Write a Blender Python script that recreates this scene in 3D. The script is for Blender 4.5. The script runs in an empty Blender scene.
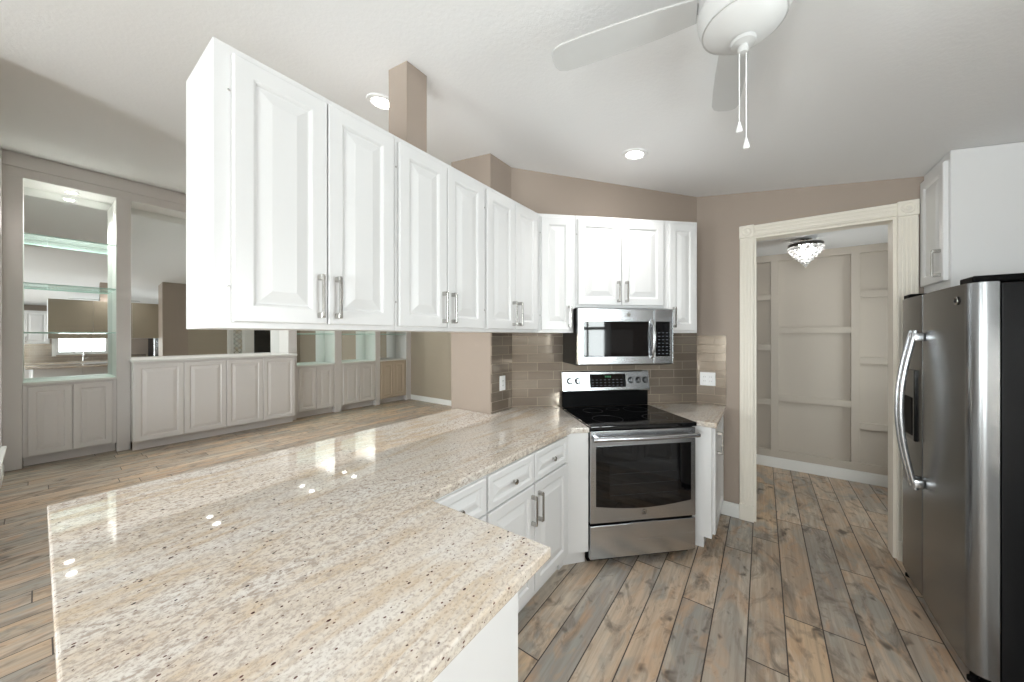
import bpy, bmesh, math, random
from mathutils import Vector, Matrix
random.seed(7)
R = math.radians
PI = math.pi
S = bpy.context.scene
COL = S.collection

# ------------------------------------------------------------------ camera, sky, lights, exposure
CAM_H = 1.506
cam_d = bpy.data.cameras.new('camera'); cam = bpy.data.objects.new('camera', cam_d); COL.objects.link(cam)
cam_d.sensor_width = 36.0; cam_d.lens = 345.0/1024*36; cam_d.shift_y = -5/1024; cam_d.clip_start = 0.02
cam.location = (0, 0, CAM_H); cam.rotation_euler = (R(90), 0, R(36))
S.camera = cam

W = bpy.data.worlds.new('sky'); S.world = W; W.use_nodes = True
W.node_tree.nodes['Background'].inputs[0].default_value = (0.86, 0.93, 1.0, 1)
W.node_tree.nodes['Background'].inputs[1].default_value = 1.5

S.view_settings.view_transform = 'Standard'; S.view_settings.look = 'None'
S.view_settings.gamma = 1.0; S.view_settings.use_curve_mapping = False
S.view_settings.exposure = 0.12

def area(name, loc, rot, sx, sy, watts, col=(1, 1, 1)):
    l = bpy.data.lights.new(name, 'AREA'); l.shape = 'RECTANGLE'; l.size = sx; l.size_y = sy; l.energy = watts; l.color = col
    o = bpy.data.objects.new(name, l); COL.objects.link(o); o.location = loc; o.rotation_euler = rot
    return o
# daylight outside each window opening, facing in; rear and living ones are added fill
area('daylight_sink_window', (1.72, 1.05, 1.62), (0, R(90), 0), 0.85, 0.95, 45, (0.95, 0.98, 1.0))
area('added_rear_daylight', (-2.3, -3.25, 1.25), (R(122), 0, R(0)), 1.5, 1.7, 150, (0.96, 0.98, 1.0))  # added source behind the viewer, tilted up to brighten the ceiling
area('added_rear_daylight', (0.2, -3.25, 1.25), (R(126), 0, R(0)), 1.5, 1.7, 175, (0.96, 0.98, 1.0))  # second added source behind the viewer, also aimed up at the ceiling

area('added_living_daylight', (-5.0, -0.50, 1.45), (R(90), 0, 0), 2.2, 2.1, 72, (0.97, 0.985, 1.0))  # added to lift the dark living room; no window is seen there
area('daylight_hall_window', (2.42, 4.25, 1.4), (0, R(90), 0), 1.0, 1.6, 50, (0.95, 0.98, 1.0))

CEIL_S = 0.1335
def ceil_z(x): return 2.735 - CEIL_S*(x + 0.5)
CEIL_A = math.atan(CEIL_S)

# ------------------------------------------------------------------ materials
def lin(c):
    return tuple(((v/255)/12.92 if v/255 <= 0.04045 else (((v/255)+0.055)/1.055)**2.4) for v in c)
class N:
    def __init__(s, name):
        s.m = bpy.data.materials.new(name); s.m.use_nodes = True; s.t = s.m.node_tree
        s.p = s.t.nodes['Principled BSDF']; s.out = s.t.nodes['Material Output']
    def n(s, typ, **kw):
        nd = s.t.nodes.new(typ)
        for k, v in kw.items(): setattr(nd, k, v)
        return nd
    def l(s, a, b): s.t.links.new(a, b)
    def set(s, nd, i, v):
        if hasattr(v, 'is_output'): s.l(v, nd.inputs[i])
        else: nd.inputs[i].default_value = v
    def math(s, op, a, b=None, c=None):
        nd = s.n('ShaderNodeMath', operation=op); s.set(nd, 0, a)
        if b is not None: s.set(nd, 1, b)
        if c is not None: s.set(nd, 2, c)
        return nd.outputs[0]
    def noise(s, vec, scale, detail=2.0, rough=0.5, dist=0.0):
        nd = s.n('ShaderNodeTexNoise'); s.set(nd, 'Vector', vec); s.set(nd, 'Scale', scale); s.set(nd, 'Detail', detail)
        s.set(nd, 'Roughness', rough); s.set(nd, 'Distortion', dist); return nd.outputs[0]
    def mapping(s, vec, sc=(1, 1, 1), loc=(0, 0, 0)):
        nd = s.n('ShaderNodeMapping'); s.set(nd, 'Vector', vec); nd.inputs['Scale'].default_value = sc; nd.inputs['Location'].default_value = loc
        return nd.outputs[0]
    def ramp(s, f, stops, interp='LINEAR'):
        nd = s.n('ShaderNodeValToRGB'); s.set(nd, 0, f); cr = nd.color_ramp; cr.interpolation = interp
        while len(cr.elements) < len(stops): cr.elements.new(0.5)
        for e, (p, c) in zip(cr.elements, stops):
            e.position = p; e.color = (*c, 1) if len(c) == 3 else c
        return nd.outputs[0]
    def mix(s, f, a, b, blend='MIX'):
        nd = s.n('ShaderNodeMix', data_type='RGBA', blend_type=blend)
        s.set(nd, 0, f); s.set(nd, 6, (*a, 1) if isinstance(a, tuple) and len(a) == 3 else a); s.set(nd, 7, (*b, 1) if isinstance(b, tuple) and len(b) == 3 else b)
        return nd.outputs[2]
    def bump(s, h, strength, dist=0.01):
        nd = s.n('ShaderNodeBump'); s.set(nd, 'Height', h); nd.inputs['Strength'].default_value = strength; nd.inputs['Distance'].default_value = dist
        s.l(nd.outputs[0], s.p.inputs['Normal'])
    def obj(s): return s.n('ShaderNodeTexCoord').outputs['Object']
    def pos(s): return s.n('ShaderNodeNewGeometry').outputs['Position']

def plain(name, rgb, rough=0.5, metal=0.0, spec=0.5, emis=None, coat=0.0):
    k = N(name); c = lin(rgb)
    k.p.inputs['Base Color'].default_value = (*c, 1); k.p.inputs['Roughness'].default_value = rough; k.p.inputs['Metallic'].default_value = metal
    k.p.inputs['Specular IOR Level'].default_value = spec; k.p.inputs['Coat Weight'].default_value = coat
    if emis:
        k.p.inputs['Emission Color'].default_value = (*lin(emis[0]), 1); k.p.inputs['Emission Strength'].default_value = emis[1]
    return k.m

def paint(name, rgb, rough=0.6, bump=0.12, scale=160):
    k = N(name); c = lin(rgb); v = k.pos()
    n1 = k.noise(v, 1.3, 3)
    colr = k.mix(n1, tuple(x*0.96 for x in c), tuple(min(1, x*1.04) for x in c))
    k.l(colr, k.p.inputs['Base Color']); k.p.inputs['Roughness'].default_value = rough
    k.bump(k.noise(v, scale, 2), bump, 0.004)
    return k.m

M = {}
M['white'] = plain('white_cabinet_lacquer', (228, 228, 228), 0.32)
M['grey_cab'] = plain('greige_built_in_paint', (226, 222, 220), 0.42)
M['beige_cab'] = plain('beige_built_in_paint', (206, 190, 170), 0.42)
M['trim'] = plain('cream_trim_paint', (236, 230, 218), 0.4)
M['base_trim'] = plain('white_baseboard_paint', (235, 235, 232), 0.4)
M['taupe'] = paint('taupe_wall_paint', (163, 149, 137))
M['living'] = paint('warm_living_wall_paint', (170, 159, 142))
M['panel'] = paint('hall_panel_paint', (190, 181, 169), 0.5, 0.05)
M['off'] = paint('off_white_wall_paint', (214, 211, 206))
M['ceil'] = None
def ceiling_mat():
    k = N('textured_ceiling_paint'); v = k.pos()
    k.p.inputs['Base Color'].default_value = (*lin((238, 238, 238)), 1); k.p.inputs['Roughness'].default_value = 0.85
    h = k.noise(v, 55, 4, 0.6)
    k.bump(k.ramp(h, [(0.4, (0, 0, 0)), (0.62, (1, 1, 1))]), 0.10, 0.004)
    return k.m
M['ceil'] = ceiling_mat()

def floor_mat():
    k = N('wood_look_plank_tile'); v = k.pos()
    sep = k.n('ShaderNodeSeparateXYZ'); k.l(v, sep.inputs[0]); x, y = sep.outputs[0], sep.outputs[1]
    PW, PL = 0.156, 1.21
    xr = k.math('DIVIDE', k.math('ADD', x, 20.03), PW); row = k.math('FLOOR', xr); fx = k.math('FRACT', xr)
    wr = k.n('ShaderNodeTexWhiteNoise', noise_dimensions='1D'); k.l(row, wr.inputs['W'])
    yr = k.math('DIVIDE', k.math('ADD', k.math('ADD', y, 30.0), k.math('MULTIPLY', wr.outputs[0], PL)), PL)
    cell = k.math('FLOOR', yr); fy = k.math('FRACT', yr)
    cv = k.n('ShaderNodeCombineXYZ'); k.l(row, cv.inputs[0]); k.l(cell, cv.inputs[1])
    wn = k.n('ShaderNodeTexWhiteNoise', noise_dimensions='3D'); k.l(cv.outputs[0], wn.inputs['Vector'])
    rnd = wn.outputs[0]; rcol = wn.outputs['Color']
    # each plank's own grain: offset the coordinates by the plank's random colour
    off = k.n('ShaderNodeVectorMath', operation='MULTIPLY_ADD'); k.l(rcol, off.inputs[0]); off.inputs[1].default_value = (31, 47, 19); k.l(v, off.inputs[2])
    gv = off.outputs[0]
    grain = k.noise(k.mapping(gv, (42, 1.7, 1)), 1.0, 5, 0.65, 0.6)
    cloud = k.noise(k.mapping(gv, (5.5, 2.2, 1)), 1.0, 4, 0.6, 0.8)
    blot = k.noise(k.mapping(gv, (9, 3.4, 1)), 1.0, 3, 0.55, 1.2)
    knot = k.noise(k.mapping(gv, (16, 9, 1)), 1.0, 2, 0.5, 0.5)
    smud = k.noise(k.mapping(gv, (6.5, 3.0, 1)), 1.0, 6, 0.68, 1.6)
    pale = k.noise(k.mapping(gv, (7.5, 1.6, 1)), 1.0, 5, 0.62, 1.0)
    base = k.ramp(rnd, [(0.0, lin((182, 163, 143))), (0.2, lin((206, 184, 160))), (0.4, lin((176, 164, 150))), (0.6, lin((204, 178, 148))), (0.8, lin((162, 154, 145))), (1.0, lin((212, 195, 174)))], 'CONSTANT')
    c1 = k.mix(k.ramp(cloud, [(0.46, (0, 0, 0)), (0.64, (0.85, 0.85, 0.85))]), base, lin((158, 157, 151)))
    c2 = k.mix(k.ramp(blot, [(0.5, (0, 0, 0)), (0.68, (0.75, 0.75, 0.75))]), c1, lin((196, 160, 126)))
    c2 = k.mix(k.ramp(pale, [(0.52, (0, 0, 0)), (0.68, (0.7, 0.7, 0.7))]), c2, lin((214, 203, 186)))
    c3 = k.mix(k.ramp(grain, [(0.40, (0, 0, 0)), (0.72, (0.5, 0.5, 0.5))]), c2, lin((126, 110, 95)))
    c3 = k.mix(k.ramp(smud, [(0.52, (0, 0, 0)), (0.68, (0.8, 0.8, 0.8))]), c3, lin((112, 100, 88)))
    c4 = k.mix(k.ramp(knot, [(0.62, (0, 0, 0)), (0.76, (0.85, 0.85, 0.85))]), c3, lin((80, 69, 60)))
    def edge(f, w):
        return k.math('LESS_THAN', k.math('MINIMUM', f, k.math('SUBTRACT', 1.0, f)), w)
    g = k.math('MAXIMUM', edge(fx, 0.018), edge(fy, 0.0024))
    colr = k.mix(g, c4, lin((62, 50, 42)))
    k.l(colr, k.p.inputs['Base Color'])
    k.l(k.math('MULTIPLY_ADD', grain, 0.25, 0.28), k.p.inputs['Roughness'])
    h = k.math('SUBTRACT', k.math('MULTIPLY', grain, 0.15), g)
    k.bump(h, 0.35, 0.003)
    return k.m
M['floor'] = floor_mat()

def granite_mat():
    k = N('cream_granite'); v = k.pos()
    bands = k.noise(k.mapping(v, (4.6, 0.7, 1)), 1.0, 5, 0.6, 0.8)
    clouds = k.noise(k.mapping(v, (6, 2.6, 6)), 1.0, 5, 0.6, 0.4)
    fine = k.noise(k.mapping(v, (150, 110, 150)), 1.0, 3, 0.7)
    mid = k.noise(k.mapping(v, (70, 46, 70)), 1.0, 4, 0.68, 0.3)
    zone = k.noise(k.mapping(v, (3.6, 0.9, 3)), 1.0, 3, 0.5)
    base = k.ramp(bands, [(0.28, lin((217, 211, 202))), (0.44, lin((224, 218, 209))), (0.53, lin((208, 190, 166))), (0.60, lin((222, 214, 203))), (0.8, lin((202, 187, 166)))])
    c1 = k.mix(k.ramp(clouds, [(0.46, (0, 0, 0)), (0.62, (0.8, 0.8, 0.8))]), base, lin((226, 223, 218)))
    c2 = k.mix(k.math('MULTIPLY', k.ramp(mid, [(0.48, (0, 0, 0)), (0.60, (0.95, 0.95, 0.95))]), k.ramp(zone, [(0.36, (0.22, 0.22, 0.22)), (0.62, (1, 1, 1))])), c1, lin((180, 168, 157)))
    c3 = k.mix(k.ramp(fine, [(0.50, (0, 0, 0)), (0.66, (0.6, 0.6, 0.6))]), c2, lin((152, 134, 122)))
    def specks(sc, rad, thr, colr, prev, seed):
        vo = k.n('ShaderNodeTexVoronoi', feature='F1'); k.l(k.mapping(v, (sc, sc*0.72, sc), (seed, seed*2, 0)), vo.inputs['Vector']); vo.inputs['Scale'].default_value = 1.0
        sp = k.n('ShaderNodeSeparateColor'); k.l(vo.outputs['Color'], sp.inputs[0])
        n = k.noise(k.mapping(v, (5, 2, 5), (seed, 0, 0)), 1.0, 3)
        keep = k.math('GREATER_THAN', k.math('ADD', sp.outputs[0], k.math('MULTIPLY', n, 0.9)), thr)
        size = k.math('MULTIPLY', sp.outputs[1], rad)
        d = k.math('ADD', vo.outputs['Distance'], k.math('MULTIPLY', k.noise(v, 220, 2), 0.22))
        hit = k.math('MULTIPLY', k.math('LESS_THAN', d, k.math('ADD', size, 0.10)), keep)
        return k.mix(hit, prev, colr)
    c4 = specks(100, 0.26, 1.00, lin((104, 74, 66)), c3, 3.0)
    c5 = specks(66, 0.24, 1.12, lin((74, 44, 42)), c4, 11.0)
    k.l(c5, k.p.inputs['Base Color'])
    k.p.inputs['Roughness'].default_value = 0.03; k.p.inputs['Specular IOR Level'].default_value = 0.68
    return k.m
M['granite'] = granite_mat()

def tile_mat(name, a, b, mortar):
    k = N(name); v = k.obj()
    sep = k.n('ShaderNodeSeparateXYZ'); k.l(v, sep.inputs[0])
    cv = k.n('ShaderNodeCombineXYZ'); k.l(sep.outputs[0], cv.inputs[0]); k.l(sep.outputs[2], cv.inputs[1])
    br = k.n('ShaderNodeTexBrick', offset=0.37, offset_frequency=2, squash=1.0)
    k.l(cv.outputs[0], br.inputs['Vector']); br.inputs['Scale'].default_value = 1.0
    br.inputs['Brick Width'].default_value = 0.215; br.inputs['Row Height'].default_value = 0.0715; br.inputs['Mortar Size'].default_value = 0.0022
    br.inputs['Mortar Smooth'].default_value = 0.2; br.inputs['Bias'].default_value = 0.0
    br.inputs['Color1'].default_value = (*lin(a), 1); br.inputs['Color2'].default_value = (*lin(b), 1); br.inputs['Mortar'].default_value = (*lin(mortar), 1)
    streak = k.noise(k.mapping(v, (3.5, 3.5, 60)), 1.0, 4, 0.6, 0.7)
    colr = k.mix(k.ramp(streak, [(0.35, (0, 0, 0)), (0.7, (0.6, 0.6, 0.6))]), br.outputs['Color'], tuple(x*0.72 for x in lin(a)))
    k.l(colr, k.p.inputs['Base Color']); k.p.inputs['Roughness'].default_value = 0.12; k.l(k.math('MULTIPLY_ADD', br.outputs['Fac'], -0.55, 0.55), k.p.inputs['Metallic'])
    h = k.math('ADD', k.math('MULTIPLY', br.outputs['Fac'], -1.0), k.math('MULTIPLY', k.noise(k.mapping(v, (9, 9, 26)), 1.0, 3), 0.7))
    k.bump(h, 0.4, 0.003)
    return k.m
M['tile'] = tile_mat('taupe_glass_tile', (174, 161, 146), (150, 137, 124), (152, 140, 127))

def steel_mat(name, rgb, rough, vertical=False, amp=1.0):
    k = N(name); v = k.obj()
    n = k.noise(k.mapping(v, (2, 2, 900) if not vertical else (900, 900, 2)), 1.0, 2)
    c = lin(rgb)
    k.l(k.mix(n, tuple(x*(1-0.08*amp) for x in c), tuple(x*(1+0.06*amp) for x in c)), k.p.inputs['Base Color'])
    k.p.inputs['Metallic'].default_value = 1.0
    k.l(k.math('MULTIPLY_ADD', n, 0.10*amp, rough), k.p.inputs['Roughness'])
    if amp > 0.5: k.bump(n, 0.03, 0.001)
    return k.m
M['steel'] = steel_mat('brushed_stainless_steel', (196, 198, 201), 0.20)
M['fridge'] = plain('dark_brushed_steel', (148, 149, 150), 0.27, 1.0)
M['nickel'] = plain('brushed_nickel', (188, 186, 182), 0.25, 1.0)
M['chrome'] = plain('polished_chrome', (225, 225, 225), 0.06, 1.0)
M['dark_chrome'] = plain('dark_chrome', (90, 88, 86), 0.2, 1.0)
M['black_glass'] = plain('black_glass', (9, 9, 11), 0.035, 0, 0.6)
M['oven_glass'] = plain('dark_oven_glass', (26, 26, 27), 0.05, 0, 0.6)
M['black'] = plain('black_enamel', (9, 9, 10), 0.5, 0, 0.08)
M['black_side'] = plain('black_textured_steel', (15, 15, 17), 0.45, 0, 0.25)
M['dark'] = plain('dark_plastic', (34, 34, 36), 0.45)
M['plate'] = plain('white_plastic', (240, 240, 240), 0.35)
M['slot'] = plain('grey_slot_plastic', (90, 90, 92), 0.5)
M['fan_white'] = plain('white_fan_paint', (196, 196, 195), 0.45)
M['bowl'] = plain('frosted_white_glass', (206, 206, 205), 0.4)
M['gold_back'] = plain('taupe_cabinet_back', (150, 140, 122), 0.6)
M['mirror'] = plain('silver_mirror', (236, 238, 237), 0.0, 1.0)
M['lamp_on'] = plain('lit_lamp_lens', (255, 255, 255), 0.4, emis=((255, 250, 243), 30.0))
M['bulb'] = plain('lit_bulb', (255, 255, 255), 0.4, emis=((255, 250, 242), 6.0))
M['label'] = plain('pale_panel_markings', (100, 104, 114), 0.5)
M['digits'] = plain('green_display_digits', (40, 110, 70), 0.5, emis=((60, 150, 90), 0.08))
M['glow_panel'] = M['black_glass']

def clear_glass(name, tint, refl):
    k = N(name); k.t.nodes.remove(k.p)
    tr = k.n('ShaderNodeBsdfTransparent'); tr.inputs[0].default_value = (*tint, 1)
    gl = k.n('ShaderNodeBsdfGlossy'); gl.inputs['Roughness'].default_value = 0.0
    fr = k.n('ShaderNodeFresnel'); fr.inputs[0].default_value = 1.5
    mx = k.n('ShaderNodeMixShader'); k.l(k.math('MULTIPLY', fr.outputs[0], refl), mx.inputs[0]); k.l(tr.outputs[0], mx.inputs[1]); k.l(gl.outputs[0], mx.inputs[2])
    k.l(mx.outputs[0], k.out.inputs[0])
    return k.m
M['pane'] = clear_glass('window_glass', (0.96, 0.98, 0.97), 1.0)
def shelf_glass():
    k = N('shelf_glass'); k.t.nodes.remove(k.p)
    tr = k.n('ShaderNodeBsdfTransparent'); tr.inputs[0].default_value = (0.92, 0.98, 0.96, 1)
    tl = k.n('ShaderNodeBsdfTranslucent'); tl.inputs[0].default_value = (0.72, 0.90, 0.85, 1)
    gl = k.n('ShaderNodeBsdfGlossy'); gl.inputs['Roughness'].default_value = 0.0
    m1 = k.n('ShaderNodeMixShader'); m1.inputs[0].default_value = 0.10; k.l(tr.outputs[0], m1.inputs[1]); k.l(tl.outputs[0], m1.inputs[2])
    fr = k.n('ShaderNodeFresnel'); fr.inputs[0].default_value = 1.45
    mx = k.n('ShaderNodeMixShader'); k.l(k.math('MULTIPLY', fr.outputs[0], 0.5), mx.inputs[0]); k.l(m1.outputs[0], mx.inputs[1]); k.l(gl.outputs[0], mx.inputs[2])
    k.l(mx.outputs[0], k.out.inputs[0]); return k.m
M['shelf_glass'] = shelf_glass()
def edge_glass():
    k = N('green_glass_edge'); c = lin((186, 214, 206))
    k.p.inputs['Base Color'].default_value = (*c, 1); k.p.inputs['Roughness'].default_value = 0.1
    return k.m
M['glass_edge'] = edge_glass()
def crystal():
    k = N('cut_crystal'); k.p.inputs['Base Color'].default_value = (1, 1, 1, 1); k.p.inputs['Roughness'].default_value = 0.0
    k.p.inputs['Transmission Weight'].default_value = 0.6; k.p.inputs['IOR'].default_value = 1.6
    return k.m
M['crystal'] = crystal()
def leaded():
    k = N('leaded_glass'); v = k.obj()
    sep = k.n('ShaderNodeSeparateXYZ'); k.l(v, sep.inputs[0])
    u = k.math('ADD', sep.outputs[0], sep.outputs[2]); w = k.math('SUBTRACT', sep.outputs[0], sep.outputs[2])
    def ln(a): return k.math('LESS_THAN', k.math('ABSOLUTE', k.math('SUBTRACT', k.math('FRACT', k.math('DIVIDE', a, 0.13)), 0.5)), 0.05)
    g = k.math('MAXIMUM', ln(u), ln(w))
    wn = k.noise(v, 6, 2)
    c = k.ramp(wn, [(0.35, lin((190, 198, 190))), (0.5, lin((215, 215, 210))), (0.62, lin((200, 190, 170)))])
    k.l(k.mix(g, c, lin((110, 110, 108))), k.p.inputs['Base Color']); k.p.inputs['Roughness'].default_value = 0.2
    return k.m
M['leaded'] = leaded()

# ------------------------------------------------------------------ mesh helpers
class MB:
    def __init__(s): s.bm = bmesh.new()
    def merge(s, tb, mat=None):
        if mat is not None: bmesh.ops.transform(tb, matrix=mat, verts=tb.verts)
        me = bpy.data.meshes.new('tmp'); tb.to_mesh(me); tb.free(); s.bm.from_mesh(me); bpy.data.meshes.remove(me); return s
    def box(s, x0, x1, y0, y1, z0, z1, bev=0.0, seg=2, mat=None):
        tb = bmesh.new(); vs = [tb.verts.new((x, y, z)) for z in (z0, z1) for y in (y0, y1) for x in (x0, x1)]
        for f in ((0, 2, 3, 1), (4, 5, 7, 6), (0, 1, 5, 4), (2, 6, 7, 3), (0, 4, 6, 2), (1, 3, 7, 5)): tb.faces.new([vs[i] for i in f])
        if bev > 0: bmesh.ops.bevel(tb, geom=list(tb.edges), offset=bev, segments=seg, affect='EDGES', profile=0.5)
        return s.merge(tb, mat)
    def prism(s, poly, z0, z1, bev=0.0, seg=2, mat=None, top=None):
        tb = bmesh.new(); n = len(poly)
        lo = [tb.verts.new((x, y, z0)) for x, y in poly]
        hi = [tb.verts.new((x, y, top(x) if top else z1)) for x, y in poly]
        tb.faces.new(lo[::-1]); tb.faces.new(hi)
        for i in range(n):
            j = (i+1) % n; tb.faces.new((lo[i], lo[j], hi[j], hi[i]))
        bmesh.ops.recalc_face_normals(tb, faces=tb.faces)
        if bev > 0:
            ed = [e for e in tb.edges if abs(e.verts[0].co.z-e.verts[1].co.z) < 1e-6]
            bmesh.ops.bevel(tb, geom=ed, offset=bev, segments=seg, affect='EDGES', profile=0.5)
        return s.merge(tb, mat)
    def lathe(s, prof, n=32, mat=None, axis='z'):
        tb = bmesh.new(); rings = []
        for r, z in prof:
            if r < 1e-6: rings.append([tb.verts.new((0, 0, z))])
            else: rings.append([tb.verts.new((r*math.cos(2*PI*i/n), r*math.sin(2*PI*i/n), z)) for i in range(n)])
        for a, b in zip(rings[:-1], rings[1:]):
            for i in range(n):
                j = (i+1) % n
                if len(a) == 1 and len(b) > 1: tb.faces.new((a[0], b[j], b[i]))
                elif len(b) == 1 and len(a) > 1: tb.faces.new((a[i], a[j], b[0]))
                elif len(a) > 1: tb.faces.new((a[i], a[j], b[j], b[i]))
        if len(rings[0]) > 1: tb.faces.new(rings[0][::-1])
        if len(rings[-1]) > 1: tb.faces.new(rings[-1])
        bmesh.ops.recalc_face_normals(tb, faces=tb.faces)
        if axis == 'y': bmesh.ops.transform(tb, matrix=Matrix.Rotation(R(90), 4, 'X'), verts=tb.verts)   # +z -> -y (towards the viewer)
        return s.merge(tb, mat)
    def tube(s, pts, r, n=10, flat=1.0):
        tb = bmesh.new(); pts = [Vector(p) for p in pts]; rings = []
        for i, p in enumerate(pts):
            d = (pts[min(i+1, len(pts)-1)] - pts[max(i-1, 0)]).normalized()
            up = Vector((0, 0, 1)) if abs(d.z) < 0.9 else Vector((1, 0, 0))
            a = d.cross(up).normalized(); b = d.cross(a).normalized()
            rr = r[i] if isinstance(r, (list, tuple)) else r
            rings.append([tb.verts.new(p + a*rr*math.cos(2*PI*k/n) + b*rr*flat*math.sin(2*PI*k/n)) for k in range(n)])
        for A, B in zip(rings[:-1], rings[1:]):
            for k in range(n):
                j = (k+1) % n; tb.faces.new((A[k], A[j], B[j], B[k]))
        tb.faces.new(rings[0][::-1]); tb.faces.new(rings[-1])
        bmesh.ops.recalc_face_normals(tb, faces=tb.faces)
        return s.merge(tb)
    def torus(s, R0, r0, n=32, m=8, mat=None):
        tb = bmesh.new(); g = [[tb.verts.new(((R0+r0*math.cos(2*PI*j/m))*math.cos(2*PI*i/n), (R0+r0*math.cos(2*PI*j/m))*math.sin(2*PI*i/n), r0*math.sin(2*PI*j/m))) for j in range(m)] for i in range(n)]
        for i in range(n):
            for j in range(m): tb.faces.new((g[i][j], g[(i+1) % n][j], g[(i+1) % n][(j+1) % m], g[i][(j+1) % m]))
        bmesh.ops.recalc_face_normals(tb, faces=tb.faces)
        return s.merge(tb, mat)
    def panel(s, x0, z0, w, h, t=0.02, fr=0.058, mat=None):
        """raised-panel front: back at y = 0, face at y = -t, towards the viewer"""
        fr = min(fr, w*0.24, h*0.27); bw = min(0.034, w*0.13, h*0.16)
        loops = [(0, 0), (0, -t+0.004), (0.004, -t), (fr-0.006, -t), (fr, -t+0.0035), (fr+0.005, -t+0.009), (fr+0.010, -t+0.009), (fr+0.010+bw, -t+0.001), (fr+0.013+bw, -t)]
        tb = bmesh.new(); rings = []
        for ins, y in loops:
            rings.append([tb.verts.new((x0+a, y, z0+b)) for a, b in ((ins, ins), (w-ins, ins), (w-ins, h-ins), (ins, h-ins))])
        for A, B in zip(rings[:-1], rings[1:]):
            for k in range(4):
                j = (k+1) % 4; tb.faces.new((A[k], A[j], B[j], B[k]))
        tb.faces.new(rings[0][::-1]); tb.faces.new(rings[-1])
        bmesh.ops.recalc_face_normals(tb, faces=tb.faces)
        return s.merge(tb, mat)
    def build(s, name, mat, parent=None, smooth=None):
        me = bpy.data.meshes.new(name); s.bm.to_mesh(me); s.bm.free()
        mats = mat if isinstance(mat, list) else [mat]
        for m_ in mats: me.materials.append(m_)
        if smooth is not None:
            for p in me.polygons: p.use_smooth = True
            me.set_sharp_from_angle(angle=R(smooth))
        o = bpy.data.objects.new(name, me); COL.objects.link(o)
        if parent: o.parent = parent
        return o
def thing(name, label, cat, loc=(0, 0, 0), rz=0.0, group=None):
    o = bpy.data.objects.new(name, None); COL.objects.link(o); o.location = loc; o.rotation_euler = (0, 0, R(rz)); o.empty_display_size = 0.1
    o['label'] = label; o['category'] = cat
    if group: o['group'] = group
    return o
def tag(o, label, cat, group=None):
    o['label'] = label; o['category'] = cat
    if group: o['group'] = group
    return o
def struct(o, label=None, cat=None):
    o['kind'] = 'structure'
    if label: o['label'] = label
    if cat: o['category'] = cat
    return o
def sroot(name, label, cat, loc=(0, 0, 0), rz=0.0):
    o = thing(name, label, cat, loc, rz); o['kind'] = 'structure'; return o

# ------------------------------------------------------------------ setting
BX = -6.8                                     # face of the built-in wall
BW_ROT = 90.0                                 # the built-in wall stands a hair off square
struct(MB().box(-7.6, 2.5, -3.2, 5.6, -0.06, 0.0).build('floor', M['floor']), 'wood-look plank floor running through kitchen, living room and hall', 'floor')
cb = bmesh.new()
mb = MB()
mb.prism([(-7.5, -3.2), (1.66, -3.2), (1.66, 5.5), (-7.5, 5.5)], 0, 0, top=lambda x: ceil_z(x)+0.06)
for v in mb.bm.verts:
    if abs(v.co.z) < 1e-6: v.co.z = ceil_z(v.co.x)
struct(mb.build('ceiling', M['ceil']), 'white textured sloping ceiling', 'ceiling')
# stub wall + wall cut across the corner + living-side wall, one prism under the slope
struct(MB().prism([(-2.09, 2.02), (-1.67, 2.02), (-1.67, 2.29), (-1.88, 2.50), (-2.09, 2.50)], 0, 0, top=ceil_z).build('wall_stub', M['taupe']), 'taupe wall end standing at the end of the bar', 'wall')
struct(MB().prism([(-1.67, 2.29), (-0.47, 3.42), (-0.47, 3.54), (-0.60, 3.54), (-1.80, 2.41)], 0, 0, top=ceil_z).build('wall_back', M['taupe']), 'taupe kitchen wall cut across the corner behind the range', 'wall')
struct(MB().prism([(-2.09, 2.50), (-1.95, 2.50), (-1.95, 5.25), (-2.09, 5.25)], 0, 0, top=ceil_z).build('wall_living', M['living']), 'beige living room wall behind the kitchen', 'wall')
# wall with the cased opening
OX0, OX1, OH, DY = -0.06, 0.735, 2.315, 3.42
mb = MB()
mb.prism([(-0.47, DY), (OX0, DY), (OX0, DY+0.12), (-0.47, DY+0.12)], 0, 0, top=ceil_z)
mb.prism([(OX1, DY), (1.5, DY), (1.5, DY+0.12), (OX1, DY+0.12)], 0, 0, top=ceil_z)
mb.prism([(OX0, DY), (OX1, DY), (OX1, DY+0.12), (OX0, DY+0.12)], OH, 0, top=ceil_z)
struct(mb.build('wall_doorway', M['taupe']), 'taupe wall with the cased opening to the hall', 'wall')
# right wall with the sink window
RX = 1.5; WY0, WY1, WZ0, WZ1 = 0.58, 1.52, 1.14, 2.1
mb = MB()
def rwall(y0, y1, z0, z1=None):
    mb.prism([(RX, y0), (RX+0.14, y0), (RX+0.14, y1), (RX, y1)], z0, z1 or 0, top=None if z1 else ceil_z)
rwall(-2.9, WY0, 0); rwall(WY1, DY+0.12, 0); rwall(WY0, WY1, 0, WZ0); rwall(WY0, WY1, WZ1)
struct(mb.build('wall_right', M['taupe']), 'taupe wall behind sink and refrigerator', 'wall')
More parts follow.
